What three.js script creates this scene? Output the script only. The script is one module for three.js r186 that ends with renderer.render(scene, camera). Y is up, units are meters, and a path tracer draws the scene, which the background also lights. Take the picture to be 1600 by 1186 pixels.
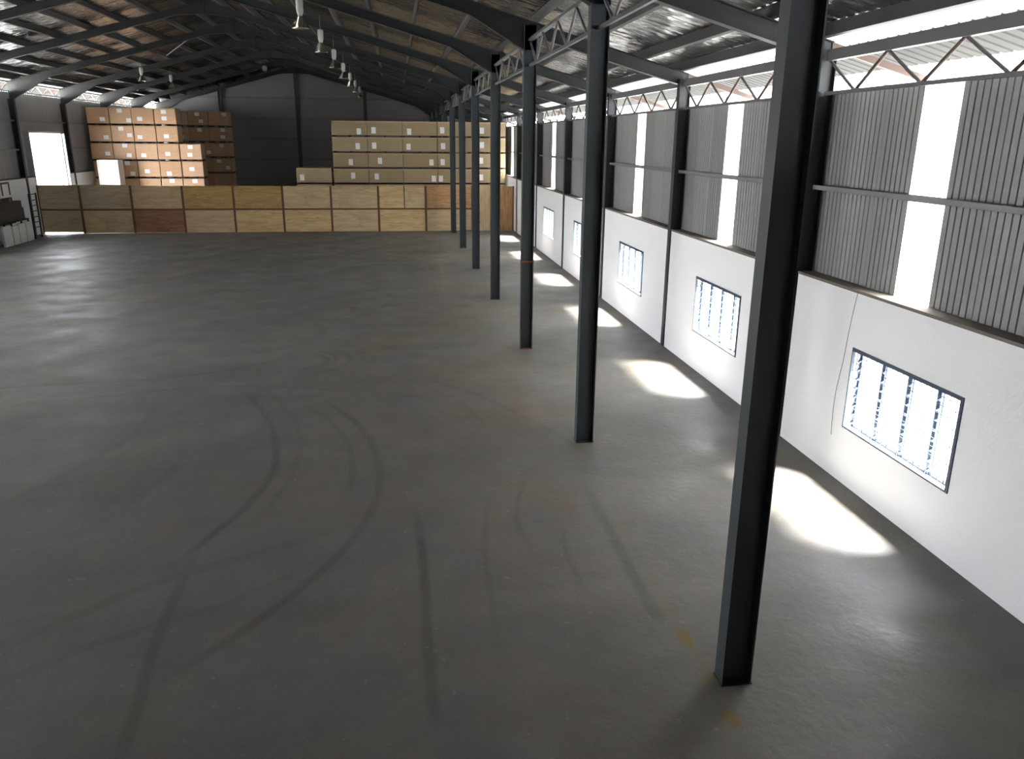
import * as THREE from 'three';
import { mergeGeometries } from 'three/addons/utils/BufferGeometryUtils.js';

// ---------------------------------------------------------------- camera, sky, exposure
const scene = new THREE.Scene();
const renderer = new THREE.WebGLRenderer();
renderer.toneMapping = THREE.LinearToneMapping;
renderer.toneMappingExposure = 1.72;
renderer.shadowMap.enabled = true;
const SKY = 19;                                                     // bright milky sky with a hazy sun high on the right; no lamp is lit
scene.background = new THREE.Color().setRGB(0.97 * SKY, 1.0 * SKY, 1.05 * SKY);

const sun = new THREE.DirectionalLight(new THREE.Color().setRGB(1, 0.97, 0.92), 165);
sun.position.set(40 + 3, 40 * 1.69, -25 + 40 * 0.42); sun.target.position.set(3, 0, -25); scene.add(sun, sun.target);
sun.castShadow = true; sun.shadow.radius = 46; sun.shadow.mapSize.set(4096, 4096);
Object.assign(sun.shadow.camera, { left: -60, right: 60, top: 60, bottom: -60, near: 1, far: 200 });

const camera = new THREE.PerspectiveCamera(2 * Math.atan(593 / 1233.187) * 180 / Math.PI, 1600 / 1186, 0.05, 300);
{
  const r = new THREE.Vector3(0.9900245, 0.00879365, 0.14062059), u = new THREE.Vector3(0.03256216, 0.95675085, -0.28908048), f = new THREE.Vector3(0.13708095, -0.29077567, -0.94692044);
  camera.quaternion.setFromRotationMatrix(new THREE.Matrix4().makeBasis(r, u, f.negate()));
  camera.position.set(0, 4.686, 0);
}
scene.add(camera);

// ---------------------------------------------------------------- measures
const BAY = 6, zc = (n) => -(5.66 + BAY * n);
const XW = 6.2, XS = 6.44, XC = 2.75, XL = -17.45, XLS = XL - 0.24, XR = -7.35;   // plaster face, sheeting, inner columns, left wall, ridge
const WH = 2.72, FRONT = 2.5, LAST = 10, BACK = zc(LAST) - 0.2;
const GR = 0.275, YR = 9.88, GL = (YR - 7.12) / (XR - XL);
const topR = (x) => YR - GR * (x - XR), topL = (x) => 7.12 + GL * (x - XL);
const top = (x) => (x > XR ? topR(x) : topL(x));
const WORD = ['first', 'second', 'third', 'fourth', 'fifth', 'sixth', 'seventh', 'eighth', 'ninth', 'tenth', 'eleventh', 'twelfth', 'thirteenth', 'fourteenth', 'fifteenth', 'sixteenth', 'seventeenth', 'eighteenth', 'nineteenth', 'twentieth', 'twenty-first', 'twenty-second'];

// ---------------------------------------------------------------- random numbers and noise
function rng(seed) { let s = seed >>> 0; return () => { s = (s + 0x6D2B79F5) >>> 0; let t = s; t = Math.imul(t ^ (t >>> 15), t | 1); t ^= t + Math.imul(t ^ (t >>> 7), t | 61); return ((t ^ (t >>> 14)) >>> 0) / 4294967296; }; }
const rand = rng(7);
const LAT = new Float32Array(256 * 256); { const r = rng(99); for (let i = 0; i < LAT.length; i++) LAT[i] = r(); }
function vnoise(x, y, period = 256) {
  const xi = Math.floor(x), yi = Math.floor(y); let fx = x - xi, fy = y - yi;
  fx = fx * fx * (3 - 2 * fx); fy = fy * fy * (3 - 2 * fy);
  const m = (a) => ((a % period) + period) % period;
  const x0 = m(xi), x1 = m(xi + 1), y0 = m(yi) * 256, y1 = m(yi + 1) * 256;
  const a = LAT[y0 + x0], b = LAT[y0 + x1], c = LAT[y1 + x0], d = LAT[y1 + x1];
  return a + (b - a) * fx + (c - a) * fy + (a - b - c + d) * fx * fy;
}
function fbm(x, y, oct, period = 256) { let s = 0, a = 0.5, n = 0; for (let i = 0; i < oct; i++) { s += a * vnoise(x, y, Math.min(256, period)); n += a; a *= 0.5; x *= 2; y *= 2; period *= 2; } return s / n; }
const smooth = (a, b, x) => { const t = Math.min(1, Math.max(0, (x - a) / (b - a))); return t * t * (3 - 2 * t); };

function dataTex(w, h, fn, srgb, repeat = true) {
  const d = new Uint8Array(w * h * 4);
  for (let y = 0, k = 0; y < h; y++) for (let x = 0; x < w; x++, k += 4) { const c = fn(x, y); d[k] = Math.min(255, Math.max(0, c[0])); d[k + 1] = Math.min(255, Math.max(0, c[1])); d[k + 2] = Math.min(255, Math.max(0, c[2])); d[k + 3] = 255; }
  const t = new THREE.DataTexture(d, w, h, THREE.RGBAFormat);
  t.magFilter = THREE.LinearFilter; t.minFilter = THREE.LinearMipmapLinearFilter; t.generateMipmaps = true;
  if (repeat) t.wrapS = t.wrapT = THREE.RepeatWrapping;
  if (srgb) t.colorSpace = THREE.SRGBColorSpace;
  t.needsUpdate = true; return t;
}
// grey tile of layered noise; lo..hi are 0..255
const noiseTile = (size, cells, oct, lo, hi, sx = 1, sy = 1) => dataTex(size, size, (x, y) => { const v = lo + (hi - lo) * fbm(x / size * cells * sx, y / size * cells * sy, oct, 256); return [v, v, v]; }, false);
const tileNoise = (size, cells, oct, lo, hi) => dataTex(size, size, (x, y) => { const v = lo + (hi - lo) * fbm(x / size * cells, y / size * cells, oct, cells); return [v, v, v]; }, false);

// ---------------------------------------------------------------- materials
const lin = (r, g, b) => new THREE.Color().setRGB(r, g, b);
const std = (o) => new THREE.MeshStandardMaterial(o), phys = (o) => new THREE.MeshPhysicalMaterial(o);
const fineBump = tileNoise(512, 32, 4, 0, 255), patchRough = tileNoise(512, 8, 5, 130, 255), coarse = tileNoise(256, 8, 4, 150, 255);
const M = {}, cardTex0 = noiseTile(128, 12, 4, 90, 255);
M.blueSteel = std({ color: lin(0.018, 0.026, 0.031), roughness: 0.5, metalness: 0 });
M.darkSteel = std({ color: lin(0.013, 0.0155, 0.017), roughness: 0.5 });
M.purlin = std({ color: lin(0.07, 0.07, 0.07), roughness: 0.5, metalness: 0.3 });
M.trussSteel = std({ color: lin(0.1, 0.1, 0.105), roughness: 0.55 });
M.trussPale = std({ color: lin(0.4, 0.42, 0.45), roughness: 0.5 });
M.rustSteel = std({ color: lin(0.07, 0.047, 0.036), roughness: 0.8 });
M.plaster = std({ color: lin(0.87, 0.87, 0.88), roughness: 0.9, bumpMap: fineBump, bumpScale: 0.002 });
M.capping = std({ color: lin(0.16, 0.14, 0.12), roughness: 0.9 });
M.sheet = [0.25, 0.27, 0.285].map((v) => std({ color: lin(v, v * 0.995, v * 0.985), roughness: 0.6, metalness: 0.1 }));
M.girt = std({ color: lin(0.2, 0.2, 0.2), roughness: 0.5, metalness: 0.2 });
M.strip = phys({ color: lin(0.92, 0.92, 0.89), roughness: 1, transmission: 0.85, thickness: 0, side: THREE.DoubleSide });
M.roofStrip = phys({ color: lin(0.34, 0.34, 0.33), roughness: 1, specularIntensity: 0.1, transmission: 0.035, thickness: 0, side: THREE.DoubleSide });
M.foil = std({ color: lin(0.42, 0.412, 0.395), roughness: 0.24, metalness: 1, bumpMap: tileNoise(256, 8, 3, 0, 255), bumpScale: 0.05, side: THREE.DoubleSide });
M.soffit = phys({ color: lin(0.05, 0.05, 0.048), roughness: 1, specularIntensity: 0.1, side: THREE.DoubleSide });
M.winFrame = std({ color: lin(0.035, 0.055, 0.09), roughness: 0.5 });
M.glass = phys({ color: lin(1, 1, 1), roughness: 0.05, transmission: 1, thickness: 0 });
M.concreteOut = std({ color: lin(0.36, 0.35, 0.33), roughness: 0.95 });
M.asphalt = std({ color: lin(0.1, 0.1, 0.1), roughness: 0.95 });
M.whiteWall = std({ color: lin(0.8, 0.81, 0.83), roughness: 0.8 });
M.batten = std({ color: lin(0.115, 0.055, 0.032), roughness: 0.85 });
M.paper = std({ color: lin(0.85, 0.86, 0.88), roughness: 0.7 });
M.tape = std({ color: lin(0.42, 0.29, 0.17), roughness: 0.35 });
M.pallet = std({ color: lin(0.07, 0.05, 0.036), roughness: 0.9 });
M.lampBody = std({ color: lin(0.34, 0.34, 0.32), roughness: 0.45, metalness: 0.2 });
M.lampReflector = std({ color: lin(0.6, 0.57, 0.5), roughness: 0.12, metalness: 1, side: THREE.DoubleSide });
M.lampGlass = std({ color: lin(0.8, 0.82, 0.84), roughness: 0.15 });
M.red = std({ color: lin(0.13, 0.035, 0.032), roughness: 0.6 });
M.galv = std({ color: lin(0.5, 0.51, 0.52), roughness: 0.45, metalness: 0.4 });
M.bundle = std({ color: lin(0.085, 0.07, 0.055), map: cardTex0, roughness: 0.95 });
M.black = std({ color: lin(0.02, 0.02, 0.02), roughness: 0.7 });
M.rustTape = std({ color: lin(0.2, 0.045, 0.02), roughness: 0.8 });
const cardTex = noiseTile(256, 6, 5, 205, 255, 1, 3);
M.card = [[0.56, 0.36, 0.22], [0.59, 0.385, 0.24], [0.53, 0.33, 0.2], [0.62, 0.41, 0.27]].map((c) => std({ color: lin(...c), map: cardTex, roughness: 0.8 }));
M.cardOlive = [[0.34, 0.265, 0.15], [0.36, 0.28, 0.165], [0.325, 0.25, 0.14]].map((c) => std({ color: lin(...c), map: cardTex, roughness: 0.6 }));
M.cardWhite = std({ color: lin(0.8, 0.79, 0.77), map: cardTex, roughness: 0.7 });

// plywood: long grain with darker figure
const plyTex = (seed, base, dark) => dataTex(512, 256, (x, y) => {
  const u = x / 512, v = y / 256, w = fbm(u * 5 + seed, v * 5 + seed, 3);
  const g = fbm(u * 4 + seed * 3, v * 60 + w * 9 + seed, 4), k = smooth(0.35, 0.7, g) * 0.75 + 0.35 * smooth(0.45, 0.75, fbm(u * 3 + 9, v * 2.4 + seed * 5, 4));
  return base.map((b, i) => b + (dark[i] - b) * Math.min(1, k) + (LAT[(y * 512 + x) & 65535] - 0.5) * 6);
}, true);
M.ply = [
  std({ map: plyTex(1, [190, 169, 134], [166, 141, 105]), roughness: 0.85 }),
  std({ map: plyTex(2, [198, 174, 130], [172, 143, 97]), roughness: 0.85 }),
  std({ map: plyTex(3, [176, 147, 96], [146, 114, 68]), roughness: 0.85 }),
  std({ map: plyTex(4, [146, 108, 80], [112, 76, 54]), roughness: 0.85 }),
  std({ map: plyTex(5, [190, 154, 112], [160, 118, 78]), roughness: 0.85 }),
  std({ map: plyTex(6, [176, 161, 136], [146, 129, 104]), roughness: 0.85 }),
];

// ---------------------------------------------------------------- geometry helpers
const box = (w, h, d, x = 0, y = 0, z = 0) => new THREE.BoxGeometry(w, h, d).translate(x, y, z);
const span = (x0, x1, y0, y1, z0, z1) => box(Math.abs(x1 - x0), Math.abs(y1 - y0), Math.abs(z1 - z0), (x0 + x1) / 2, (y0 + y1) / 2, (z0 + z1) / 2);
function bar(a, b, w, h = w) {                                      // rectangular bar from point a to point b
  const A = new THREE.Vector3(...a), B = new THREE.Vector3(...b), d = B.clone().sub(A), L = d.length();
  const g = new THREE.BoxGeometry(w, h, L), q = new THREE.Matrix4().lookAt(B, A, Math.abs(d.y) / L > 0.99 ? new THREE.Vector3(1, 0, 0) : new THREE.Vector3(0, 1, 0));
  return g.applyMatrix4(q).translate(...A.add(B).multiplyScalar(0.5).toArray());
}
function rod(a, b, r, seg = 8) {
  const A = new THREE.Vector3(...a), B = new THREE.Vector3(...b), d = B.clone().sub(A), L = d.length();
  const g = new THREE.CylinderGeometry(r, r, L, seg), q = new THREE.Quaternion().setFromUnitVectors(new THREE.Vector3(0, 1, 0), d.normalize());
  return g.applyQuaternion(q).translate(...A.add(B).multiplyScalar(0.5).toArray());
}
const poly = (pts) => { const s = new THREE.Shape(); pts.forEach(([x, y], i) => (i ? s.lineTo(x, y) : s.moveTo(x, y))); s.closePath(); return s; };
const extZ = (pts, z0, z1) => new THREE.ExtrudeGeometry(poly(pts), { depth: z1 - z0, bevelEnabled: false }).translate(0, 0, z0);
const merge = (list) => mergeGeometries(list.map((g) => { const n = g.index ? g.toNonIndexed() : g; for (const k of Object.keys(n.attributes)) if (!['position', 'normal', 'uv'].includes(k)) n.deleteAttribute(k); return n; }));
function ribbon(pts, t, z0, z1) {                                   // flange of thickness t under a polyline in the xy plane
  return extZ([...pts, ...pts.slice().reverse().map(([x, y]) => [x, y - t])], z0, z1);
}
function iColumn(d, b, h, tf = 0.014, tw = 0.01, r = 0.01) {        // I section, web across the frame (along x), extruded up
  const g = new THREE.ExtrudeGeometry(poly([[-d / 2, -b / 2], [-d / 2 + tf, -b / 2], [-d / 2 + tf, -tw / 2], [d / 2 - tf, -tw / 2], [d / 2 - tf, -b / 2], [d / 2, -b / 2], [d / 2, b / 2], [d / 2 - tf, b / 2], [d / 2 - tf, tw / 2], [-d / 2 + tf, tw / 2], [-d / 2 + tf, b / 2], [-d / 2, b / 2]]), { depth: h, bevelEnabled: false });
  return g.rotateX(-Math.PI / 2);
}
// ribbed sheet in the zy plane, ribs upright, facing -x at x = 0; period p, rib height r
function ribbed(w, h, p = 0.155, r = 0.022) {
  const pts = [], n = Math.round(w / p), q = w / n;
  for (let i = 0; i < n; i++) { const z = i * q; pts.push([z, 0], [z + q * 0.8, 0], [z + q * 0.85, r * 0.8], [z + q * 0.95, r * 0.8]); } pts.push([w, 0]);
  return wave(pts, h);
}
function wave(pts, h) {
  const pos = [], uv = [], idx = [];
  for (let i = 0; i + 1 < pts.length; i++) {
    const [z0, x0] = pts[i], [z1, x1] = pts[i + 1], k = pos.length / 3;
    pos.push(x0, 0, z0, x1, 0, z1, x1, h, z1, x0, h, z0); uv.push(z0, 0, z1, 0, z1, h, z0, h); idx.push(k, k + 1, k + 2, k, k + 2, k + 3);
  }
  const g = new THREE.BufferGeometry(); g.setAttribute('position', new THREE.Float32BufferAttribute(pos, 3)); g.setAttribute('uv', new THREE.Float32BufferAttribute(uv, 2)); g.setIndex(idx); g.computeVertexNormals(); return g;
}
function worldUV(g, s = 1) {                                        // uv in metres, picked by the way a face points
  const n = g.index ? g.toNonIndexed() : g, p = n.attributes.position, m = n.attributes.normal, uv = new Float32Array(p.count * 2);
  for (let i = 0; i < p.count; i++) { const ax = Math.abs(m.getX(i)), ay = Math.abs(m.getY(i)), az = Math.abs(m.getZ(i)); const [a, b] = ay > ax && ay > az ? [p.getX(i), p.getZ(i)] : ax > az ? [p.getZ(i), p.getY(i)] : [p.getX(i), p.getY(i)]; uv[2 * i] = a * s; uv[2 * i + 1] = b * s; }
  n.setAttribute('uv', new THREE.BufferAttribute(uv, 2)); return n;
}

// ---------------------------------------------------------------- naming helpers
const taken = {};
function numbered(name) { const k = (taken[name] = (taken[name] ?? -1) + 1); return k ? `${name}_${String(k).padStart(3, '0')}` : name; }
function tag(o, label, category, group, kind) { o.userData.label = label; o.userData.category = category; if (group) o.userData.group = group; if (kind) o.userData.kind = kind; return o; }
function thing(name, label, category, [x, y, z] = [0, 0, 0], group) { const o = new THREE.Group(); o.name = numbered(name); o.position.set(x, y, z); scene.add(o); return tag(o, label, category, group); }
function setting(name, label, category) { const o = new THREE.Group(); o.name = name; scene.add(o); return tag(o, label, category, null, 'structure'); }
function part(name, g, m, parent, at) { const o = new THREE.Mesh(g, m); o.name = name; if (at) o.position.set(...at); parent.add(o); return o; }
function single(name, g, m, label, category, group, at) { const o = new THREE.Mesh(g, m); o.name = numbered(name); if (at) o.position.set(...at); scene.add(o); return tag(o, label, category, group); }

// ================================================================ floor
{
  const X0 = XLS - 0.1, X1 = XS + 0.1, W = X1 - X0;
  // tyre marks and paint in floor metres: [points, width, strength]
  const arc = (cx, cz, r, a0, a1) => Array.from({ length: 24 }, (_, i) => { const a = (a0 + (a1 - a0) * i / 23) * Math.PI / 180; return [cx + r * Math.cos(a), cz + r * Math.sin(a)]; });
  const marks = [
    [[[-3.3, -15.5], [-2.75, -14.4], [-2.35, -13.4], [-2.07, -12.28], [-1.93, -10.98], [-2.11, -9.95], [-2.45, -9.0], [-2.75, -8.2]], 0.13, 0.36],
    [[[-2.7, -15.3], [-2.15, -14], [-1.75, -12.7], [-1.62, -11.3], [-1.75, -10.2], [-2.0, -9.3]], 0.1, 0.2],
    [[[-1.62, -14.7], [-1.15, -13.7], [-0.77, -12.88], [-0.42, -11.28], [-0.39, -10.14], [-0.61, -9.04], [-1.11, -7.9], [-1.7, -7.0], [-2.4, -6.2]], 0.13, 0.34],
    [[[-1.9, -14.3], [-1.3, -13.2], [-0.9, -12.0], [-0.78, -10.8], [-0.85, -9.7]], 0.1, 0.22],
    [[[-2.5, -8.95], [-2.48, -7.9], [-2.45, -6.92], [-2.36, -6.09], [-2.3, -5.2]], 0.13, 0.26],
    [[[0.12, -9.6], [0.16, -8.16], [0.15, -7.12], [0.16, -5.84], [0.17, -5.5]], 0.12, 0.34],
    [[[-3.95, -7.0], [-2.75, -8.1], [-1.6, -8.7], [-0.6, -9.3]], 0.18, 0.16],
    [[[-4.2, -6.0], [-3.2, -6.9], [-1.9, -7.6], [-0.7, -8.6]], 0.14, 0.14],
    [arc(-2.25, -17.1, 0.62, -80, 80), 0.16, 0.3], [arc(-2.35, -17.2, 0.9, -70, 60), 0.13, 0.26], [arc(-2.3, -17.2, 1.15, -60, 70), 0.12, 0.2],
    [arc(-2.6, -22.5, 1.3, -50, 120), 0.2, 0.2], [arc(-2.2, -24, 2.0, -60, 70), 0.2, 0.14], [arc(-4.2, -20, 2.2, -40, 100), 0.25, 0.16],
    [[[-9, -15.6], [-7, -15.9], [-5, -16.1], [-3.6, -16.6], [-2.4, -17.6]], 0.16, 0.2],
    [[[-8, -14.4], [-6, -14.9], [-4, -15.4], [-2, -15.2], [0.2, -14.3]], 0.14, 0.12],
    [[[-0.5, -16.5], [1.2, -14.6], [2.2, -12.8], [2.9, -11]], 0.13, 0.16], [[[-1, -16.9], [0.8, -14.4], [1.5, -12.3]], 0.1, 0.12],
    [[[2.52, -10.2], [2.5, -8.6], [2.5, -7.2], [2.52, -6.6]], 0.16, 0.28],
    [[[1.1, -9.8], [0.9, -8.4], [0.85, -7.2], [0.8, -6.2]], 0.09, 0.16], [[[1.7, -10.4], [1.4, -9.2], [1.45, -8.2]], 0.09, 0.14], [[[1.95, -9.0], [1.85, -8.1], [1.9, -7.2]], 0.07, 0.14],
    [[[-6, -9], [-5, -11], [-4.4, -13], [-4.6, -15]], 0.16, 0.12], [[[-5, -8], [-3.9, -9.6], [-3.4, -11.4], [-3.6, -13]], 0.14, 0.1],
    [[[-12, -23], [-8, -22], [-5, -21.4], [-2, -22.6]], 0.25, 0.12], [[[-10, -27], [-6, -26], [-2, -26.5], [1, -28]], 0.3, 0.1], [[[-9, -33], [-4, -31], [0, -32]], 0.35, 0.1],
    [[[0.1, -20], [0.6, -25], [0.4, -31], [0.9, -36]], 0.25, 0.09],
  ];
  const rust = [[0.35, -34.4, 0.35, 0.9], [-0.4, -18.6, 0.9, 0.22], [1.4, -16.5, 1.3, 0.22], [2.0, -13.4, 1.2, 0.22], [2.3, -9.6, 1.0, 0.26], [1.6, -8.7, 0.8, 0.22], [4.6, -15.8, 1.2, 0.26], [1.0, -22, 2, 0.2], [2.2, -18.4, 0.8, 0.26], [-0.1, -20.4, 0.25, 0.6], [4.9, -21.5, 1.0, 0.3]];
  function slabTexture(z0, z1, w, h) {                              // z0 > z1; v runs from z0 (v = 0) to z1
    const dz = z0 - z1, mark = new Float32Array(w * h), px = w / W, pz = h / dz;
    for (const [pts, width, strength] of marks) {
      const curve = new THREE.CatmullRomCurve3(pts.map(([x, z]) => new THREE.Vector3(x, 0, z))), n = Math.ceil(curve.getLength() / 0.02), seed = pts[0][0] * 13;
      for (let i = 0; i <= n; i++) {
        const p = curve.getPoint(i / n); if (p.z > z0 + 1 || p.z < z1 - 1) continue;
        const fade = strength * Math.min(1, 6 * Math.min(i, n - i) / n) * (0.45 + 1.1 * fbm(i * 0.012 + seed, seed, 3));
        const cx = (p.x - X0) * px, cz = (z0 - p.z) * pz, rx = width * 0.75 * px, rz = width * 0.75 * pz;
        for (let y = Math.max(0, Math.floor(cz - rz)); y <= Math.min(h - 1, cz + rz); y++) for (let x = Math.max(0, Math.floor(cx - rx)); x <= Math.min(w - 1, cx + rx); x++) {
          const r = Math.hypot((x - cx) / rx, (y - cz) / rz); if (r > 1) continue;
          const v = 0.75 * fade * smooth(1, 0.2, r), k = y * w + x; if (v > mark[k]) mark[k] = v;
        }
      }
    }
    return dataTex(w, h, (x, y) => {
      const X = X0 + x / px, Z = z0 - y / pz;
      const big = fbm(X * 0.22 + 31, Z * 0.22 + 17, 4), mid = fbm(X * 1.1 + 5, Z * 0.9 + 61, 4), fine = fbm(X * 6, Z * 6 + 3, 3), streak = fbm(X * 0.55 + Z * 0.18 + 7, Z * 2.2 + 40, 3);
      let v = 0.155 * (0.94 + 0.12 * LAT[(y * 37 * 256 + x * 7 + ((x * y) >> 3)) & 65535]) * (0.62 + 0.26 * big + 0.2 * mid + 0.12 * fine + 0.2 * streak);
      let r = v * 1.0, g = v * 0.99, b = v * 0.965;
      const brownTint = smooth(0.34, 0.66, 0.55 * fbm(X * 0.7 + 3, Z * 0.7 + 80, 4) + 0.45 * fbm(X * 3 + 50, Z * 2.4, 3) + 0.16 * smooth(-3, 2, X) - 0.08); r *= 1 + 0.1 * brownTint; g *= 1 + 0.03 * brownTint; b *= 1 - 0.09 * brownTint;   // patchy brownish tint, stronger towards the right wall
      v = 1 - mark[y * w + x] * (0.6 + 0.7 * fine); r *= v; g *= v; b *= v;
      for (const [rx, rz, rr, s] of rust) { const d = Math.hypot(X - rx, Z - rz) / rr; if (d < 1.6) { const k = s * smooth(1.5, 0.2, d) * smooth(0.42, 0.62, fbm(X * 1.9 + rx, Z * 1.9, 4)); r *= 1 + 0.1 * k; g *= 1 - 0.28 * k; b *= 1 - 0.55 * k; } }
      if (Math.abs(X - 2.66) < 0.08 && Z < -5 && Z > -11) {          // worn yellow line
        const wear = fbm(X * 9, Z * 5 + 12, 4), keep = Z > -6.55 && Z < -5.72 ? 0.36 : Z > -7.6 ? 0.56 : 0.6, k = smooth(keep - 0.1, keep + 0.08, wear) * smooth(0.08, 0.05, Math.abs(X - 2.66)) * (Z > -6.6 ? 0.75 : 0.3);
        r += (0.2 - r) * k; g += (0.14 - g) * k; b += (0.03 - b) * k;
      }
      const chip = fbm(X * 14 + 3, Z * 14, 2); if (chip > 0.9) { r *= 1.35; g *= 1.35; b *= 1.35; }
      const s = (c) => 255 * (c <= 0.0031308 ? c * 12.92 : 1.055 * Math.pow(c, 1 / 2.4) - 0.055);
      return [s(r), s(g), s(b)];
    }, true, false);
  }
  const fl = setting('floor', 'bare grey concrete floor with curved tyre marks and a worn yellow line', 'floor');
  const rough = patchRough.clone(), bump = fineBump.clone();
  for (const [z0, z1, w, h] of [[FRONT, -24, 2048, 2048], [-24, BACK - 0.1, 1536, 1536]]) {
    const g = span(X0, X1, -0.25, 0, z1, z0), p = g.attributes.position, uv = g.attributes.uv;
    for (let i = 0; i < p.count; i++) uv.setXY(i, (p.getX(i) - X0) / W, (z0 - p.getZ(i)) / (z0 - z1));
    const r2 = rough.clone(); r2.repeat.set(W / 5, (z0 - z1) / 5); const b2 = bump.clone(); b2.repeat.set(W / 2.2, (z0 - z1) / 2.2);
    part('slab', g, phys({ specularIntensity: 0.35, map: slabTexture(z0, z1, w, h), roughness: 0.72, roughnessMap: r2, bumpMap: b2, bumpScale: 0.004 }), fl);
  }
}

// ================================================================ walls
const strips = { s0: 2.2, s1: 2.92, w0: 1.84, w1: 4.1, y0: 0.807, y1: 1.975 };   // metres from the far column of a bay
const sheetGeo = {};
function sheetOf(w, h, p, r) { const k = [w.toFixed(3), h.toFixed(3), p].join(); return (sheetGeo[k] ??= ribbed(w, h, p, r)); }
function sheetRun(parent, x, y0, y1, za, zb, side) {                // sheets from za (nearer) to zb, laid side by side; side +1 faces -x
  const n = Math.max(1, Math.round((za - zb) / 0.76)), w = (za - zb) / n, g = sheetOf(w, y1 - y0, 0.108, 0.018);
  for (let i = 0; i < n; i++) { const o = part('wall_sheet', g, M.sheet[Math.floor(rand() * 3)], parent, [x + (i % 2) * 0.002 * side, y0, zb + i * w - 0.006]); o.scale.set(side, 1, (w + 0.012) / w); }
}
function bayPlaster(parent, x0, x1, zn, zf, hole, h = WH) {         // white plastered panel between two columns with an opening
  const s = poly([[zf, 0], [zn, 0], [zn, h], [zf, h]]);
  if (hole) { const p = new THREE.Path(); const [a, b, c, d] = hole; p.moveTo(a, c); p.lineTo(a, d); p.lineTo(b, d); p.lineTo(b, c); p.closePath(); s.holes.push(p); }
  const g = new THREE.ExtrudeGeometry(s, { depth: Math.abs(x1 - x0), bevelEnabled: false });
  g.rotateY(-Math.PI / 2).translate(Math.max(x0, x1), 0, 0);         // shape x -> z, depth -> -x
  part('plaster_panel', worldUV(g), M.plaster, parent);
  part('capping', span(x0 - 0.012 * Math.sign(x1 - x0), x1 + 0.06 * Math.sign(x1 - x0), h, h + 0.04, zf, zn), M.capping, parent);
}
const windowSpots = [];
// right wall: plaster below, ribbed sheets with one clear strip per bay above, open lattice under the eave
{
  const w = setting('wall_right', 'long right wall of white plaster below grey ribbed sheeting with bright clear strips', 'wall');
  for (let n = -1; n <= LAST; n++) {                                // bay between column n - 1 and column n
    const zn = n === -1 ? FRONT : zc(n - 1) - 0.09, zf = zc(n) + 0.09, zF = zc(n), lit = n >= 1 && n <= 7;
    const hole = lit ? [zF + strips.w0, zF + strips.w1, strips.y0, strips.y1] : null;
    bayPlaster(w, XW, XS - 0.02, zn, zf, hole);
    if (lit) windowSpots.push({ x: XW, side: 1, z0: hole[0], z1: hole[1], bay: n });
    const yb = WH + 0.035, yt = n >= 0 && n <= 7 ? 5.37 : 5.98;
    const Zn = n === -1 ? FRONT : zc(n - 1), S0 = zF + strips.s0, S1 = zF + strips.s1;
    if (lit) {
      sheetRun(w, XS, yb, yt, S0, zF, 1); sheetRun(w, XS, yb, yt, Zn, S1, 1);
      part('clear_strip', sheetOf(S1 - S0 + 0.04, yt - yb, 0.18, 0.02), M.strip, w, [XS + 0.004, yb, S0 - 0.02]);
    } else sheetRun(w, XS, yb, yt, Zn, zF, 1);
    const girt = merge([span(XS - 0.17, XS - 0.005, 4.0, 4.008, zf + 0.0, zn), span(XS - 0.17, XS - 0.162, 4.0, 4.07, zf, zn), span(XS - 0.02, XS - 0.012, 4.0, 4.07, zf, zn)]);
    part('girt', girt, M.girt, w);
  }
}
// left wall, its eave half a metre higher; a wide door in the bay behind the fence, another nearer the camera
const doors = [[-46.45, -42.7, 4.78, 7], [-16.5, -12.9, 4.7, 2], [-22.3, -18.9, 4.7, 3]];
{
  const w = setting('wall_left', 'long left wall of white plaster below grey ribbed sheeting with an open doorway', 'wall');
  const xin = XL, xo = XLS + 0.02;
  for (let n = -1; n <= LAST; n++) {
    const zn = n === -1 ? FRONT : zc(n - 1) - 0.09, zf = zc(n) + 0.09, zF = zc(n), d = doors.find((q) => q[3] === n);
    const yt = 6.6, Zn = n === -1 ? FRONT : zc(n - 1);
    if (d) {
      if (d[1] + 0.12 < zn) { bayPlaster(w, xin, xo, zn, d[1] + 0.1, null); sheetRun(w, XLS, WH + 0.035, d[2], Zn, d[1] + 0.1, -1); }
      bayPlaster(w, xin, xo, d[0] - 0.1, zf, null); sheetRun(w, XLS, WH + 0.035, d[2], d[0] - 0.1, zF, -1);
      sheetRun(w, XLS, d[2], yt, Zn, zF, -1);
    } else {
      const lit = n >= 1 && n <= 7, hole = lit ? [zF + strips.w0, zF + strips.w1, strips.y0, strips.y1] : null;
      bayPlaster(w, xin, xo, zn, zf, hole);
      if (lit) windowSpots.push({ x: xin, side: -1, z0: hole[0], z1: hole[1], bay: n });
      const strip = n >= 1 && n <= 2, S0 = zF + strips.s0, S1 = zF + strips.s1;
      if (strip) { sheetRun(w, XLS, WH + 0.035, yt, S0, zF, -1); sheetRun(w, XLS, WH + 0.035, yt, Zn, S1, -1); const c = part('clear_strip', sheetOf(S1 - S0 + 0.04, yt - WH - 0.05, 0.18, 0.02), M.strip, w, [XLS - 0.004, WH + 0.035, S0 - 0.02]); c.scale.x = -1; }
      else sheetRun(w, XLS, WH + 0.035, yt, Zn, zF, -1);
    }
    for (const y of [5.3, ...(d ? [] : [4.0])]) part('girt', merge([span(XLS + 0.005, XLS + 0.17, y, y + 0.008, zf, zn), span(XLS + 0.162, XLS + 0.17, y, y + 0.07, zf, zn)]), M.girt, w);
  }
}
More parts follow.
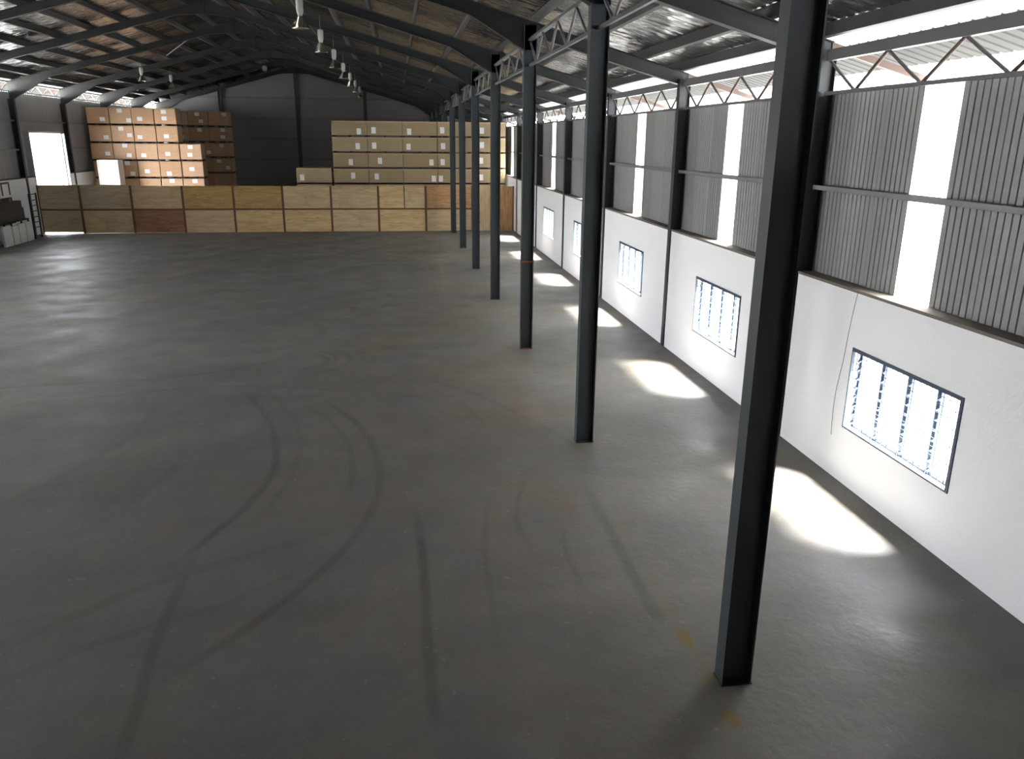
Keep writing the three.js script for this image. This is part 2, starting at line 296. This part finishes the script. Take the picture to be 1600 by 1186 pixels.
// gable walls
{
  const w = setting('wall_back', 'dark gable wall at the far end behind the stacked cartons', 'wall');
  const step = 1.5, z = BACK - 0.15;
  for (let x = XLS - 0.1; x < XS + 0.1; x += step) { const x1 = Math.min(XS + 0.1, x + step), y0 = top(x) + 0.25, y1 = top(x1) + 0.25; const pts = x < XR && x1 > XR ? [[x, 0], [x1, 0], [x1, y1], [XR, YR + 0.25], [x, y0]] : [[x, 0], [x1, 0], [x1, y1], [x, y0]]; part('wall_sheet', extZ(pts, z - 0.05, z + (Math.round(x * 10) % 2 ? 0.003 : 0)), M.sheet[0], w); }
  for (const y of [1.5, 3, 4.5, 6, 7.5]) part('girt', span(XLS + 0.3, XS - 0.3, y, y + 0.15, z, z + 0.08), M.girt, w);
  for (const x of [-13, XR, -2.2]) part('gable_post', iColumn(0.25, 0.16, top(x) - 0.1), M.purlin, w, [x, 0, z + 0.17]);
  const f = setting('wall_front', 'closed gable wall behind the viewer', 'wall');
  part('wall_sheet', extZ([[XLS - 0.1, 0], [XS + 0.1, 0], [XS + 0.1, topR(XS) + 0.2], [XR, YR + 0.2], [XLS - 0.1, 7.2]], FRONT, FRONT + 0.1), M.sheet[0], f);
}

// ================================================================ windows and doors
const barGeo = {}, once = (k, f) => (barGeo[k] ??= f());
let windowNumber = 0;
for (const { x, side, z0, z1, bay } of windowSpots) {
  const word = WORD[bay - 1], boarded = side < 0 && bay === 6, w = z1 - z0, h = strips.y1 - strips.y0, zm = (z0 + z1) / 2, ym = (strips.y0 + strips.y1) / 2;
  const o = setting(`window_${++windowNumber}`, side > 0 ? `${word} blue barred window from the camera in the right wall` : boarded ? 'dark boarded window in the left wall before the plywood fence' : `${word} barred window from the camera in the left wall`, 'window');
  o.position.set(x, ym, zm); const s = side;
  part('grille_frame', once('gf' + s, () => merge([span(-0.012 * s, 0.03 * s, h / 2 - 0.05, h / 2, -w / 2, w / 2), span(-0.012 * s, 0.03 * s, -h / 2, -h / 2 + 0.022, -w / 2, w / 2), span(-0.012 * s, 0.03 * s, -h / 2, h / 2, -w / 2, -w / 2 + 0.02), span(-0.012 * s, 0.03 * s, -h / 2, h / 2, w / 2 - 0.05, w / 2)])), M.winFrame, o);
  part('outer_frame', once('of' + s, () => merge([span(0.13 * s, 0.19 * s, h / 2 - 0.05, h / 2, -w / 2, w / 2), span(0.13 * s, 0.19 * s, -h / 2, -h / 2 + 0.05, -w / 2, w / 2), span(0.13 * s, 0.19 * s, -h / 2, h / 2, -w / 2, -w / 2 + 0.05), span(0.13 * s, 0.19 * s, -h / 2, h / 2, w / 2 - 0.05, w / 2)])), M.winFrame, o);
  if (boarded) { part('board', span(0.14 * s, 0.17 * s, -h / 2, h / 2, -w / 2, w / 2), M.ply[3], o); }
  for (let i = 1; i < 4; i++) part('mullion', once('mu' + s, () => span(0.12 * s, 0.19 * s, -h / 2, h / 2, -0.035, 0.035)), M.winFrame, o, [0, 0, -w / 2 + w * i / 4]);
  if (!boarded) for (let i = 0; i < 4; i++) part('pane', once('pa' + s, () => box(0.004, h - 0.1, w / 4 - 0.09)), M.glass, o, [0.16 * s, 0, -w / 2 + w * (i + 0.5) / 4]);
  const near = side > 0 && bay <= 4, vb = once('vb', () => box(0.007, h, 0.007)), hb = once('hb', () => box(0.006, 0.006, w));
  if (near) {
    for (let i = 1; i < 20; i++) part('bar', vb, M.winFrame, o, [0.008 * s, 0, -w / 2 + w * i / 20]);
    for (let i = 1; i < 11; i++) part('cross_bar', hb, M.winFrame, o, [0.014 * s, -h / 2 + h * i / 11, 0]);
    // louvre clips along the mullions
    for (let i = 0; i < 4; i++) for (let k = 0; k < 9; k++) part('louvre_clip', once('cl' + s, () => box(0.05, 0.012, 0.05).rotateZ(0.6 * s)), M.winFrame, o, [0.11 * s, -h / 2 + h * (k + 0.5) / 9, -w / 2 + 0.03 + w * i / 4]);
  } else part('bars', once('bars' + s, () => merge([...Array.from({ length: 19 }, (_, i) => box(0.007, h, 0.007, 0.008 * s, 0, -w / 2 + w * (i + 1) / 20)), ...Array.from({ length: 10 }, (_, i) => box(0.006, 0.006, w, 0.014 * s, -h / 2 + h * (i + 1) / 11, 0))])), M.winFrame, o);
}
doors.forEach(([za, zb, h, n], i) => {
  const o = setting(`door_${i + 1}`, i ? `open roller doorway in the left wall, ${i > 1 ? 'second from the' : 'nearest the'} camera` : 'tall bright open doorway in the left wall behind the plywood fence', 'door');
  part('door_frame', span(XLS - 0.02, XL + 0.03, 0, h + 0.1, zb, zb + 0.1), M.galv, o); part('door_frame', span(XLS - 0.02, XL + 0.03, 0, h + 0.1, za - 0.1, za), M.galv, o);
  part('guide_rail', merge([span(XL + 0.03, XL + 0.15, 0, h, za - 0.2, za - 0.1), span(XL + 0.03, XL + 0.1, 0, h, za - 0.34, za - 0.28)]), M.galv, o);
  part('lintel', span(XLS - 0.02, XL + 0.03, h, h + 0.1, za, zb), M.galv, o);
});

// ================================================================ roof
{
  const c = setting('ceiling', 'pitched roof of silvery insulation foil over purlins with white strips along the eaves', 'ceiling');
  const off = 0.215;
  function foil(xa, xb, z0, z1, seed) {                              // foil panel between frames, ribbed along the slope and slightly slack
    const nx = Math.max(3, Math.round(Math.abs(xb - xa) / 0.3)), nz = 72, pos = [], uv = [], idx = [];
    for (let i = 0; i <= nx; i++) for (let k = 0; k <= nz; k++) {
      const x = xa + (xb - xa) * i / nx, z = z0 + (z1 - z0) * k / nz;
      const y = top(x) + off + 0.006 * Math.sin(z * Math.PI * 2 / 0.25) + 0.03 * (fbm(x * 0.9 + seed, z * 0.5 + 20, 2) - 0.5);
      pos.push(x, y, z); uv.push(x * 0.3, z * 0.75);
    }
    for (let i = 0; i < nx; i++) for (let k = 0; k < nz; k++) { const a = i * (nz + 1) + k, b = a + nz + 1; idx.push(a, b, a + 1, b, b + 1, a + 1); }
    const g = new THREE.BufferGeometry(); g.setAttribute('position', new THREE.Float32BufferAttribute(pos, 3)); g.setAttribute('uv', new THREE.Float32BufferAttribute(uv, 2)); g.setIndex(idx); g.computeVertexNormals(); return g;
  }
  function strip(xa, xb, z0, z1) {                                   // ribbed sheet running down the slope
    const n = 24, pos = [], idx = [];
    const q = (z1 - z0) / n; let cols = [];
    for (let i = 0; i < n; i++) cols.push([z0 + i * q, 0], [z0 + (i + 0.7) * q, 0], [z0 + (i + 0.76) * q, 0.022], [z0 + (i + 0.94) * q, 0.022]); cols.push([z1, 0]);
    for (let i = 0; i + 1 < cols.length; i++) { const k = pos.length / 3; for (const x of [xa, xb]) for (const [z, y] of [cols[i], cols[i + 1]]) pos.push(x, (x > XR ? topR(x) : topL(x)) + off + y, z); idx.push(k, k + 1, k + 3, k, k + 3, k + 2); }
    const g = new THREE.BufferGeometry(); g.setAttribute('position', new THREE.Float32BufferAttribute(pos, 3)); g.setIndex(idx); g.computeVertexNormals(); return g;
  }
  for (let n = -1; n <= LAST; n++) {
    const z0 = n === -1 ? FRONT : zc(n - 1), z1 = n === LAST ? BACK - 0.2 : zc(n);
    part('roof_panel', foil(XR, 6.45, z0, z1, 3.1), M.foil, c); part('roof_panel', foil(XL - 0.05, XR, z0, z1, 3.1), M.foil, c);
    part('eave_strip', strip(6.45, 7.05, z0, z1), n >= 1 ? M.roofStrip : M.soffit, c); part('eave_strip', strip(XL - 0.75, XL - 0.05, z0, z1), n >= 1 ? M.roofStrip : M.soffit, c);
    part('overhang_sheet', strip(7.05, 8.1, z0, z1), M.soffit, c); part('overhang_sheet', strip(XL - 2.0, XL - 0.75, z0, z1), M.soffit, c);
  }
}
// purlins: cold-formed channels running the length of the hall on top of the rafters
{
  const xs = []; for (const x of [6.2, 5.36, 4.16, 2.96, 1.76, 0.56, -0.64, -1.84, -3.04, -4.24, -5.44, -6.64]) xs.push(x); for (let x = -8.15; x > XL + 0.3; x -= 1.2) xs.push(x); xs.push(XL + 0.1);
  const len = FRONT - BACK;
  xs.forEach((x, i) => {
    const right = x > XR, a = Math.atan(right ? -GR : GL), d = right ? 1 : -1;
    const g = new THREE.ExtrudeGeometry(poly([[0, 0], [0.07 * d, 0], [0.07 * d, 0.02], [0.063 * d, 0.02], [0.063 * d, 0.007], [0.007 * d, 0.007], [0.007 * d, 0.193], [0.063 * d, 0.193], [0.063 * d, 0.18], [0.07 * d, 0.18], [0.07 * d, 0.2], [0, 0.2]]), { depth: len, bevelEnabled: false }).rotateZ(a);
    part('purlin', g, M.purlin, scene.getObjectByName('ceiling'), [x, top(x) + 0.001, BACK]);
  });
}

// ================================================================ steel frames
const inner = iColumn(0.275, 0.17, 6.98), wallRight = iColumn(0.25, 0.18, 5.99), wallLeft = iColumn(0.25, 0.18, 6.3);
for (let n = 0; n <= LAST; n++) {
  const z = zc(n) - 0.085, word = WORD[n], last = n === LAST;
  const c = thing('steel_column', ['nearest dark blue steel column, standing full height beside the worn yellow line', 'second blue steel column from the camera, rust stains round its foot', 'third blue steel column from the camera, with a rusty band at half height'][n] ?? `${word} free-standing blue steel column from the camera${n === 6 ? ', just in front of the plywood fence' : ''}`, 'column', [XC + 0.1375, 0, z], 'free-standing columns along the right aisle');
  part('shaft', inner, M.blueSteel, c);
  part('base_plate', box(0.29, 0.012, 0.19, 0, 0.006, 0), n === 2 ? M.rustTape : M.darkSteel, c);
  if (n === 2) part('tape_band', merge([span(-0.142, -0.1375, 2.02, 2.06, -0.088, 0.088), span(0.1375, 0.142, 2.02, 2.06, -0.088, 0.088), span(-0.142, 0.142, 2.02, 2.06, 0.086, 0.09), span(-0.142, 0.142, 2.02, 2.06, -0.09, -0.086)]), M.rustTape, c);
  const r = thing('wall_column', `${word} dark steel wall column from the camera, in the white right wall`, 'column', [XW + 0.098, 0, zc(n)], 'columns of the right wall');
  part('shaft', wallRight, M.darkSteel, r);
  const l = thing('wall_column', `${word} dark steel wall column from the camera, in the left wall`, 'column', [XL - 0.098, 0, zc(n)], 'columns of the left wall');
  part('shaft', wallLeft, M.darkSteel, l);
}
for (let n = 0; n <= LAST; n++) {
  const z = zc(n) - 0.085, b = 0.085, r = thing('roof_rafter', `${WORD[n]} pitched steel roof rafter from the camera, haunched over the columns`, 'rafter', [0, 0, z], 'portal rafters across the hall');
  const tR = (x, d = 0) => [x, topR(x) - d], tL = (x, d = 0) => [x, topL(x) - d];
  const low = [tR(XR, 0.5), tR(XR + 1.1, 0.26), tR(1.6, 0.26), [XC, 6.5]], lowR = [tR(XC + 0.28, 0.27), tR(XW + 0.2, 0.27)], lowL = [[XL, 6.3], tL(XL + 1.7, 0.28), tL(XR - 1.1, 0.26), tL(XR, 0.5)];
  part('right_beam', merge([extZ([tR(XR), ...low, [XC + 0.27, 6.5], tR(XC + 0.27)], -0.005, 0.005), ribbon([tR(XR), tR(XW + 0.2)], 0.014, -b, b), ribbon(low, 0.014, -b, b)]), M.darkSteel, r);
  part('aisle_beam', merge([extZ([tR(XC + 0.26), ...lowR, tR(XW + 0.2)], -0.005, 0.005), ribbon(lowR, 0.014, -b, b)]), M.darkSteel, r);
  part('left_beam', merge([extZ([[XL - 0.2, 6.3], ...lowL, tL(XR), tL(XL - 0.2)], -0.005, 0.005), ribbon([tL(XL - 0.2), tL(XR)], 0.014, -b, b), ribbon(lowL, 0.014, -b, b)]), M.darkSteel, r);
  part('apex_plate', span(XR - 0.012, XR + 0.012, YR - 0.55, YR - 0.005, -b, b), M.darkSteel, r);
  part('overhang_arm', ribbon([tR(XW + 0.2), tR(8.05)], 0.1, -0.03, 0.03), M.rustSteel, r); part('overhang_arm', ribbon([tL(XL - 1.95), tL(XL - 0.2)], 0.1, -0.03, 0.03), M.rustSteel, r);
}
// lattice girders between columns: under both eaves and along the free-standing columns
function lattice(name, label, group, x, y0, y1, za, zb, mats, top_h, r = 0.024) {   // za nearer, zb farther
  const o = thing(name, label, 'truss', [x, y0, zb], group), L = za - zb, H = y1 - y0, n = 4;
  part('bottom_chord', span(-0.025, 0.025, 0, 0.05, 0, L), mats[0], o);
  part('top_chord', span(-0.05, 0.05, H, H + top_h, 0, L), mats[0], o);
  const tops = Array.from({ length: n + 1 }, (_, i) => i * L / n);
  for (let i = 0; i < n; i++) { const m = tops[i] + L / n * 0.53; part('diagonal', rod([0, H + 0.01, Math.max(tops[i], 0.02)], [0, 0.045, m - 0.03], r, 6), mats[1], o); part('diagonal', rod([0, 0.045, m + 0.03], [0, H + 0.01, Math.min(tops[i + 1], L - 0.02)], r, 6), mats[2], o); }
  return o;
}
for (let n = 1; n <= LAST; n++) {
  const za = zc(n - 1) - 0.09, zb = zc(n) + 0.09, word = WORD[n - 1];
  lattice('eave_truss', `open zigzag truss above the ${word} window bay from the camera, right wall`, 'right eave trusses', XW + 0.1, 5.35, 5.82, za, zb, [M.trussSteel, M.trussSteel, M.rustSteel], 0.15);
  lattice('eave_truss', `pale zigzag truss under the left eave, ${word} bay from the camera`, 'left eave trusses', XL - 0.1, 6.6, 7.0, za, zb, [M.trussPale, M.trussPale, M.trussPale], 0.08);
  lattice('column_truss', `zigzag truss joining the tops of the ${word} and ${WORD[n]} free-standing columns`, 'trusses along the free-standing columns', XC + 0.137, 6.17, 6.67, za, zb - 0.17, [M.purlin, M.trussSteel, M.trussSteel], 0.05);
}

// ================================================================ outside: yard and neighbour
{
  for (const [x0, x1, m, label] of [[-60, -8, M.concreteOut, 'pale concrete yard outside the left wall'], [-8, 60, M.asphalt, 'dark lane outside the right wall']]) { const g = new THREE.Mesh(span(x0, x1, -0.46, -0.26, -110, 45), m); g.name = numbered('ground'); scene.add(g); tag(g, label, 'ground', null, 'structure'); }
  const w = setting('wall_neighbour', 'white ribbed wall of the building next door, seen under the right eave', 'wall');
  for (let z = -105; z < 30; z += 5) part('wall_sheet', sheetOf(5, 8.9, 0.6, 0.06), M.whiteWall, w, [26, -0.26, z]);
  [[0, -41], [1, -62], [2, -83.4]].forEach(([i, z]) => {
    const a = thing('condenser_unit', `white air conditioner box next door, ${WORD[i]} from the camera under the right eave`, 'air conditioner', [25.79, 7.45, z], 'air conditioners on the neighbouring wall');
    part('cabinet', box(0.4, 0.7, 0.95, 0, 0.35, 0), M.whiteWall, a); part('fan_grille', new THREE.CylinderGeometry(0.27, 0.27, 0.02, 20).rotateZ(Math.PI / 2).translate(-0.21, 0.35, 0.12), M.black, a);
  });
}

// ================================================================ plywood fence across the hall
{
  const z = -42.55, f = thing('plywood_fence', 'long low fence of plywood sheets in two rows with brown battens', 'fence', [0, 0, z]);
  const xs = [-17.44, -15.5, -13.1, -10.66, -8.2, -5.78, -3.36, -0.95, 1.5, 3.94, 6.17], mid = 1.17, H = 2.33;
  const topM = [5, 5, 0, 2, 2, 0, 0, 0, 4], botM = [5, 0, 3, 0, 1, 1, 0, 1, 0];
  const sheet = (x0, x1, y0, y1, m, turn) => { const g = span(x0 + 0.004, x1 - 0.004, y0 + 0.003, y1 - 0.003, -0.018, 0), p = g.attributes.position, uv = g.attributes.uv, o = rand(); for (let i = 0; i < p.count; i++) turn ? uv.setXY(i, p.getY(i) / 2.44 + o, p.getX(i) / 1.22 + o) : uv.setXY(i, p.getX(i) / 2.44 + o, p.getY(i) / 1.22 + o); const s = part('plywood_sheet', g, M.ply[m], f); s.rotation.x = (rand() - 0.5) * 0.004; };
  for (let i = 0; i < 9; i++) {
    sheet(xs[i], xs[i + 1], i ? 0.015 : 0.07, mid, botM[i]);
    if (i === 7) { sheet(xs[i], 0.39, mid, H, 1); sheet(0.39, xs[i + 1], mid, H, 0); } else sheet(xs[i], xs[i + 1], mid, H + (i < 2 ? 0.04 : 0), topM[i]);
    part('rail', span(xs[i] + 0.03, xs[i + 1] - 0.03, mid - 0.045, mid + 0.04, 0, 0.02), M.batten, f);
    part('batten', span(xs[i + 1] - 0.05, xs[i + 1] + 0.05, 0, H, 0, 0.035), M.batten, f);
  }
  sheet(xs[9], 5.1, 0.015, H, 0, true); sheet(5.1, xs[10], 0.015, H - 0.01, 4, true);
  part('batten', span(0.365, 0.415, mid, H, 0, 0.03), M.batten, f); part('batten', span(xs[0], xs[0] + 0.06, 0, H, 0, 0.03), M.batten, f); part('batten', span(6.1, 6.17, 0, H, 0, 0.03), M.batten, f);
  for (const x of xs.slice(1, 10)) part('post', span(x - 0.05, x + 0.05, 0, H - 0.02, -0.12, -0.02), M.batten, f);
}

// ================================================================ cartons
function pallet(w, d, x, y, z, label, group) {
  const g = merge([box(w, 0.02, d, 0, 0.1, 0), ...[-1, 0, 1].map((k) => box(0.1, 0.07, d, k * (w / 2 - 0.05), 0.055, 0)), box(w, 0.02, d, 0, 0.01, 0)]);
  return single('pallet', g, M.pallet, label, 'pallet', group, [x, y, z]);
}
function carton(w, h, d, x, y, z, mat, labels, lw, lh, label, group, tape = true) {   // x, z: middle of the front face; y: base
  const c = thing('carton', label, 'carton', [x, y, z], group);
  const bevel = 0.012, g = new THREE.ExtrudeGeometry(poly([[-w / 2 + bevel, bevel], [w / 2 - bevel, bevel], [w / 2 - bevel, h - bevel], [-w / 2 + bevel, h - bevel]]), { depth: d - 2 * bevel, bevelEnabled: true, bevelThickness: bevel, bevelSize: bevel, bevelSegments: 1 }).translate(0, 0, -d + bevel);
  const b = part('box', g, mat, c);
  if (tape) part('tape', span(-w / 2 - 0.001, w / 2 + 0.001, h - 0.07, h - 0.01, -d * 0.5 - 0.03, 0.0015), M.tape, b);
  for (const [u, v] of labels) part('label_sheet', box(lw, lh, 0.004, -w / 2 + u * w, h - v * h, 0.003), M.paper, b);
  return c;
}
{ // tall stack on the left, lit by the doorway
  const z = -50.3, W = 1.18, D = 1.05, P = 0.985, base = 2.31;
  const L = [
    [[[0.7, 0.74]], [[0.49, 0.2], [0.88, 0.8]], [[0.36, 0.7]], [[0.45, 0.24], [0.45, 0.65]]],
    [[[0.75, 0.75]], [[0.45, 0.2], [0.82, 0.6]], [[0.25, 0.72]], [[0.45, 0.65]]],
    [[[0.75, 0.65]], [[0.55, 0.14], [0.7, 0.75]], [[0.35, 0.75]], [[0.45, 0.65]], [[0.5, 0.2], [0.45, 0.7]]],
    [[], [[0.55, 0.14], [0.75, 0.8]], [[0.4, 0.65]], [[0.4, 0.8]], [[0.45, 0.5]]],
    [[], [], [], [[0.5, 0.12]], [[0.55, 0.14]]],
    [[], [], [], [], []],
  ];
  const R = ['top row', 'second row', 'third row', 'fourth row'];
  L.forEach((row, r) => row.forEach((labels, k) => {
    const x = -16.75 + k * (W + 0.04) + (r % 2) * 0.02, hidden = r > 3, pitch = hidden ? base / 2 : P, y = hidden ? (5 - r) * pitch : base + (3 - r) * P;
    const which = k === 4 ? `rightmost brown carton standing out from the lit left stack, ${['', '', 'upper', 'lower'][r]}` : `brown carton in the ${R[r]} of the lit left stack, ${['leftmost', 'second from left', 'third from left', 'fourth from left'][k]}`;
    carton(W, pitch - 0.115, D, x, y + 0.113, z + (rand() - 0.5) * 0.08, M.card[Math.floor(rand() * 4)], labels, 0.28, 0.22, hidden ? 'brown carton low in the left stack, mostly hidden behind the fence' : which, hidden ? 'lower cartons of the left stack' : 'cartons of the lit left stack');
    pallet(W, D - 0.1, x, y, z - D / 2, hidden ? 'dark pallet low in the left stack behind the fence' : `dark pallet under the ${which.replace('rightmost brown carton', 'rightmost carton').replace('brown carton', 'carton')}`.split(' ').slice(0, 16).join(' '), hidden ? 'lower pallets of the left stack' : 'pallets in the lit left stack');
  }));
  const W2 = 1.25, z2 = -57;
  for (let r = 0; r < 6; r++) for (let k = 0; k < 3; k++) {
    const hidden = r > 3, pitch = hidden ? 1.17 : 0.985, y = hidden ? (5 - r) * 1.17 : 2.34 + (3 - r) * 0.985, x = -14.05 + k * (W2 + 0.03);
    const which = `shadowed brown carton in the set-back stack, ${['top', 'second', 'third', 'fourth'][r]} row, ${['left', 'middle', 'right'][k]}`;
    carton(W2, pitch - 0.115, 1.05, x, y + 0.113, z2, M.card[Math.floor(rand() * 4)], r < 4 ? [[0.3 + 0.5 * rand(), 0.2], [0.6 + 0.3 * rand(), 0.7]].slice(0, 1 + (r + k) % 2) : [], 0.28, 0.22, hidden ? 'shadowed carton low in the set-back stack behind the fence' : which, hidden ? 'lower cartons of the set-back stack' : 'cartons of the set-back stack');
    pallet(W2, 0.95, x, y, z2 - 0.525, hidden ? 'pallet low in the set-back stack behind the fence' : `pallet under the ${which.replace('shadowed brown ', '')}`, hidden ? 'lower pallets of the set-back stack' : 'pallets in the set-back stack');
  }
}
carton(1.12, 1.25, 0.9, -16.05, 2.15, -48.75, M.cardWhite, [], 0.2, 0.2, 'white carton standing by the doorway before the left stack', 'cartons by the doorway', false);
carton(1.12, 1.06, 0.9, -16.05, 1.09, -48.75, M.cardWhite, [], 0.2, 0.2, 'white carton hidden behind the fence under the bright white one', 'lower cartons by the doorway', false);
carton(1.12, 1.09, 0.9, -16.05, 0, -48.75, M.cardWhite, [], 0.2, 0.2, 'white carton hidden behind the fence under the bright white one', 'lower cartons by the doorway', false);
{ // long stack on the right behind the fence
  const z = -45.4, W = 1.87, P = 0.832, D = 1.2, base = 2.26, x0 = -3.36 + 0.945;
  const L = [
    [[[0.77, 0.74]], [[0.18, 0.65]], [[0.19, 0.72]], [[0.14, 0.6]], [[0.3, 0.6]]],
    [[[0.72, 0.65]], [[0.18, 0.6]], [[0.16, 0.66]], [[0.16, 0.6]], [[0.3, 0.5]]],
    [[[0.5, 0.65]], [[0.33, 0.55]], [[0.82, 0.65]], [[0.14, 0.62]], [[0.27, 0.5]]],
    [[[0.55, 0.5]], [[0.22, 0.55]], [[0.88, 0.7]], [[0.08, 0.7]], [[0.27, 0.6]]],
    [[], [], [], [], []], [[], [], [], [], []],
  ];
  L.forEach((row, r) => row.forEach((labels, k) => {
    const x = x0 + k * 1.89, hidden = r > 3, pitch = hidden ? base / 2 : P, y = hidden ? (5 - r) * pitch : base + (3 - r) * P;
    const which = `wide tan carton in the right stack, ${['top', 'second', 'third', 'fourth'][r]} row, ${['leftmost', 'second from left', 'third from left', 'fourth from left', 'rightmost'][k]}`;
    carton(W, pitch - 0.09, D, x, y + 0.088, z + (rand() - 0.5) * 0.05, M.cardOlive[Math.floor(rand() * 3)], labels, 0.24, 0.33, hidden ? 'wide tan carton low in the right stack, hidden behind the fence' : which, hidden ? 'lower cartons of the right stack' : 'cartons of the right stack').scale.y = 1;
    const p = pallet(W, D - 0.1, x, y, z - D / 2, hidden ? 'dark pallet low in the right stack behind the fence' : `thin dark pallet under the ${which.replace('wide tan ', '')}`, hidden ? 'lower pallets of the right stack' : 'pallets in the right stack'); p.scale.y = 0.8;
  }));
  for (let r = 3; r < 6; r++) {
    const hidden = r > 3, pitch = hidden ? base / 2 : P, y = hidden ? (5 - r) * pitch : base, x = -4.4;
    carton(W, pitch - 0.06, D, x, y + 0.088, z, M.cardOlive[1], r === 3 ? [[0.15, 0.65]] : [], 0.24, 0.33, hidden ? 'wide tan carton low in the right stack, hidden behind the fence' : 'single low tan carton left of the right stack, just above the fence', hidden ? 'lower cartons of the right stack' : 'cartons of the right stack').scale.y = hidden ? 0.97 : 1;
    const p = pallet(W, D - 0.1, x, y, z - D / 2, hidden ? 'dark pallet low in the right stack behind the fence' : 'thin dark pallet under the single low carton', hidden ? 'lower pallets of the right stack' : 'pallets in the right stack'); p.scale.y = 0.8;
  }
}

// ================================================================ lamps
{
  const bell = new THREE.LatheGeometry([[0.06, 0.27], [0.075, 0.25], [0.1, 0.2], [0.145, 0.12], [0.19, 0.05], [0.215, 0.0], [0.225, -0.02], [0.222, -0.022], [0.205, 0.002], [0.18, 0.05]].map(([x, y]) => new THREE.Vector2(x, y)), 28);
  const housing = new THREE.LatheGeometry([[0, 0.27], [0.055, 0.27], [0.065, 0.3], [0.09, 0.4], [0.095, 0.62], [0.085, 0.66], [0.03, 0.68], [0, 0.68]].map(([x, y]) => new THREE.Vector2(x, y)), 20);
  const lamp = (x, y, z, label) => {
    const o = thing('high_bay_lamp', label, 'lamp', [x, y, z], 'unlit high-bay lamps');
    const refl = part('reflector', bell, M.lampReflector, o), hous = part('housing', housing, M.lampBody, o); part('bulb', new THREE.SphereGeometry(0.06, 14, 10).scale(1, 1.5, 1).translate(0, 0.12, 0), M.lampGlass, refl);
    const up = top(x) + 0.02 - y; part('hanger', rod([0, 0.67, 0], [0, up, 0], 0.008, 6), M.lampBody, hous);
  };
  for (let k = 0; k < 7; k++) lamp(-2.3, 7.4, -22.6 - 6 * k, `${k ? WORD[k] + ' unlit bell-shaped' : 'nearest and largest unlit bell-shaped'} hanging lamp in the row right of the ridge`);
  lamp(-12.8, 7.42, -45.7, 'unlit bell-shaped hanging lamp under the left roof slope, nearer of the two'); lamp(-12.7, 7.42, -51, 'unlit bell-shaped hanging lamp under the left roof slope, farther of the two');
  const s = thing('flood_lamp', 'small pale flood lamp under the ridge before the dark gable', 'lamp', [-8.6, 9.18, zc(9) + 0.4]);
  part('lamp_head', new THREE.CylinderGeometry(0.16, 0.19, 0.12, 16).rotateX(Math.PI / 2), M.lampBody, s); part('bracket', rod([0, 0.1, 0], [0, top(-8.6) - 9.18, 0], 0.012, 6), M.darkSteel, s);
}
single('brace_rod', rod([-10.55, 8.35, zc(6) - 0.4], [-9.2, 9.3, zc(6) - 0.4], 0.025, 8), M.galv, 'pale diagonal rod under the left roof slope', 'rod');

// ================================================================ rack and boards before the left wall, loose cable on the right wall
{
  const x = XL + 0.5, z = -41.2;
  const l = thing('ladder_frame', 'dark ladder-like steel frame before the left wall beside the fence', 'ladder', [x, 0, z + 0.05]);
  for (const dz of [0, 0.75]) part('upright', span(-0.03, 0.03, 0, 2.08, dz - 0.03, dz + 0.03), M.darkSteel, l);
  for (const y of [0.12, 0.5, 0.74, 0.98, 1.25, 1.5, 1.75, 2.02]) part('rung', span(-0.01, 0.02, y, y + 0.035, 0.03, 0.72), M.darkSteel, l);
  const t = thing('work_table', 'dark steel table against the left wall carrying the brown bundle', 'table', [x - 0.12, 0, z + 1.05]);
  part('table_top', span(-0.3, 0.08, 0.94, 1.0, 0, 3.5), M.darkSteel, t);
  for (const dx of [-0.26, 0.04]) for (const dz of [0.04, 1.75, 3.46]) part('leg', span(dx - 0.03, dx + 0.03, 0, 0.94, dz - 0.03, dz + 0.03), M.darkSteel, t);
  [[1.1, 0.62, 0.86], [1.83, 0.62, 0.84], [2.53, 0.55, 0.8], [3.2, 0.75, 0.87]].forEach(([dz, w, h], i) => single('white_board', span(0, 0.09, 0, h, 0, w), M.cardWhite, `white board standing before the left table, ${WORD[i]} from the fence`, 'board', 'boards before the left table', [x - 0.02, 0, z + dz]));
  const r = thing('red_frame', 'thin red rail with posts on the left wall above the window', 'frame', [XL + 0.005, 2.07, z]);
  part('top_rail', span(0, 0.04, 0.5, 0.58, 1.5, 4.4), M.red, r);
  for (const dz of [1.5, 2.2, 2.9, 3.6, 4.36]) part('post', span(0, 0.04, 0, 0.5, dz, dz + 0.04), M.red, r);
  single('brown_bundle', merge([span(-0.26, 0, 0, 0.5, 0, 3.0), span(-0.24, -0.02, 0.5, 0.82, 0.1, 2.9)]), M.bundle, 'dark brown bundle lying on the table at the left wall', 'bundle', null, [x - 0.1, 1.0, -39.9]);
}
{
  const c = new THREE.CatmullRomCurve3([[6.185, 2.74, -9.87], [6.17, 2.3, -9.92], [6.18, 1.77, -9.99], [6.175, 1.3, -10.06], [6.185, 0.97, -10.09], [6.18, 0.6, -10.05]].map((p) => new THREE.Vector3(...p)));
  single('loose_cable', new THREE.TubeGeometry(c, 60, 0.004, 6), M.black, 'thin black cable hanging down the white wall left of the nearest window', 'cable');
}

scene.traverse((o) => { if (o.isMesh) { o.castShadow = true; o.receiveShadow = true; } });
renderer.render(scene, camera);
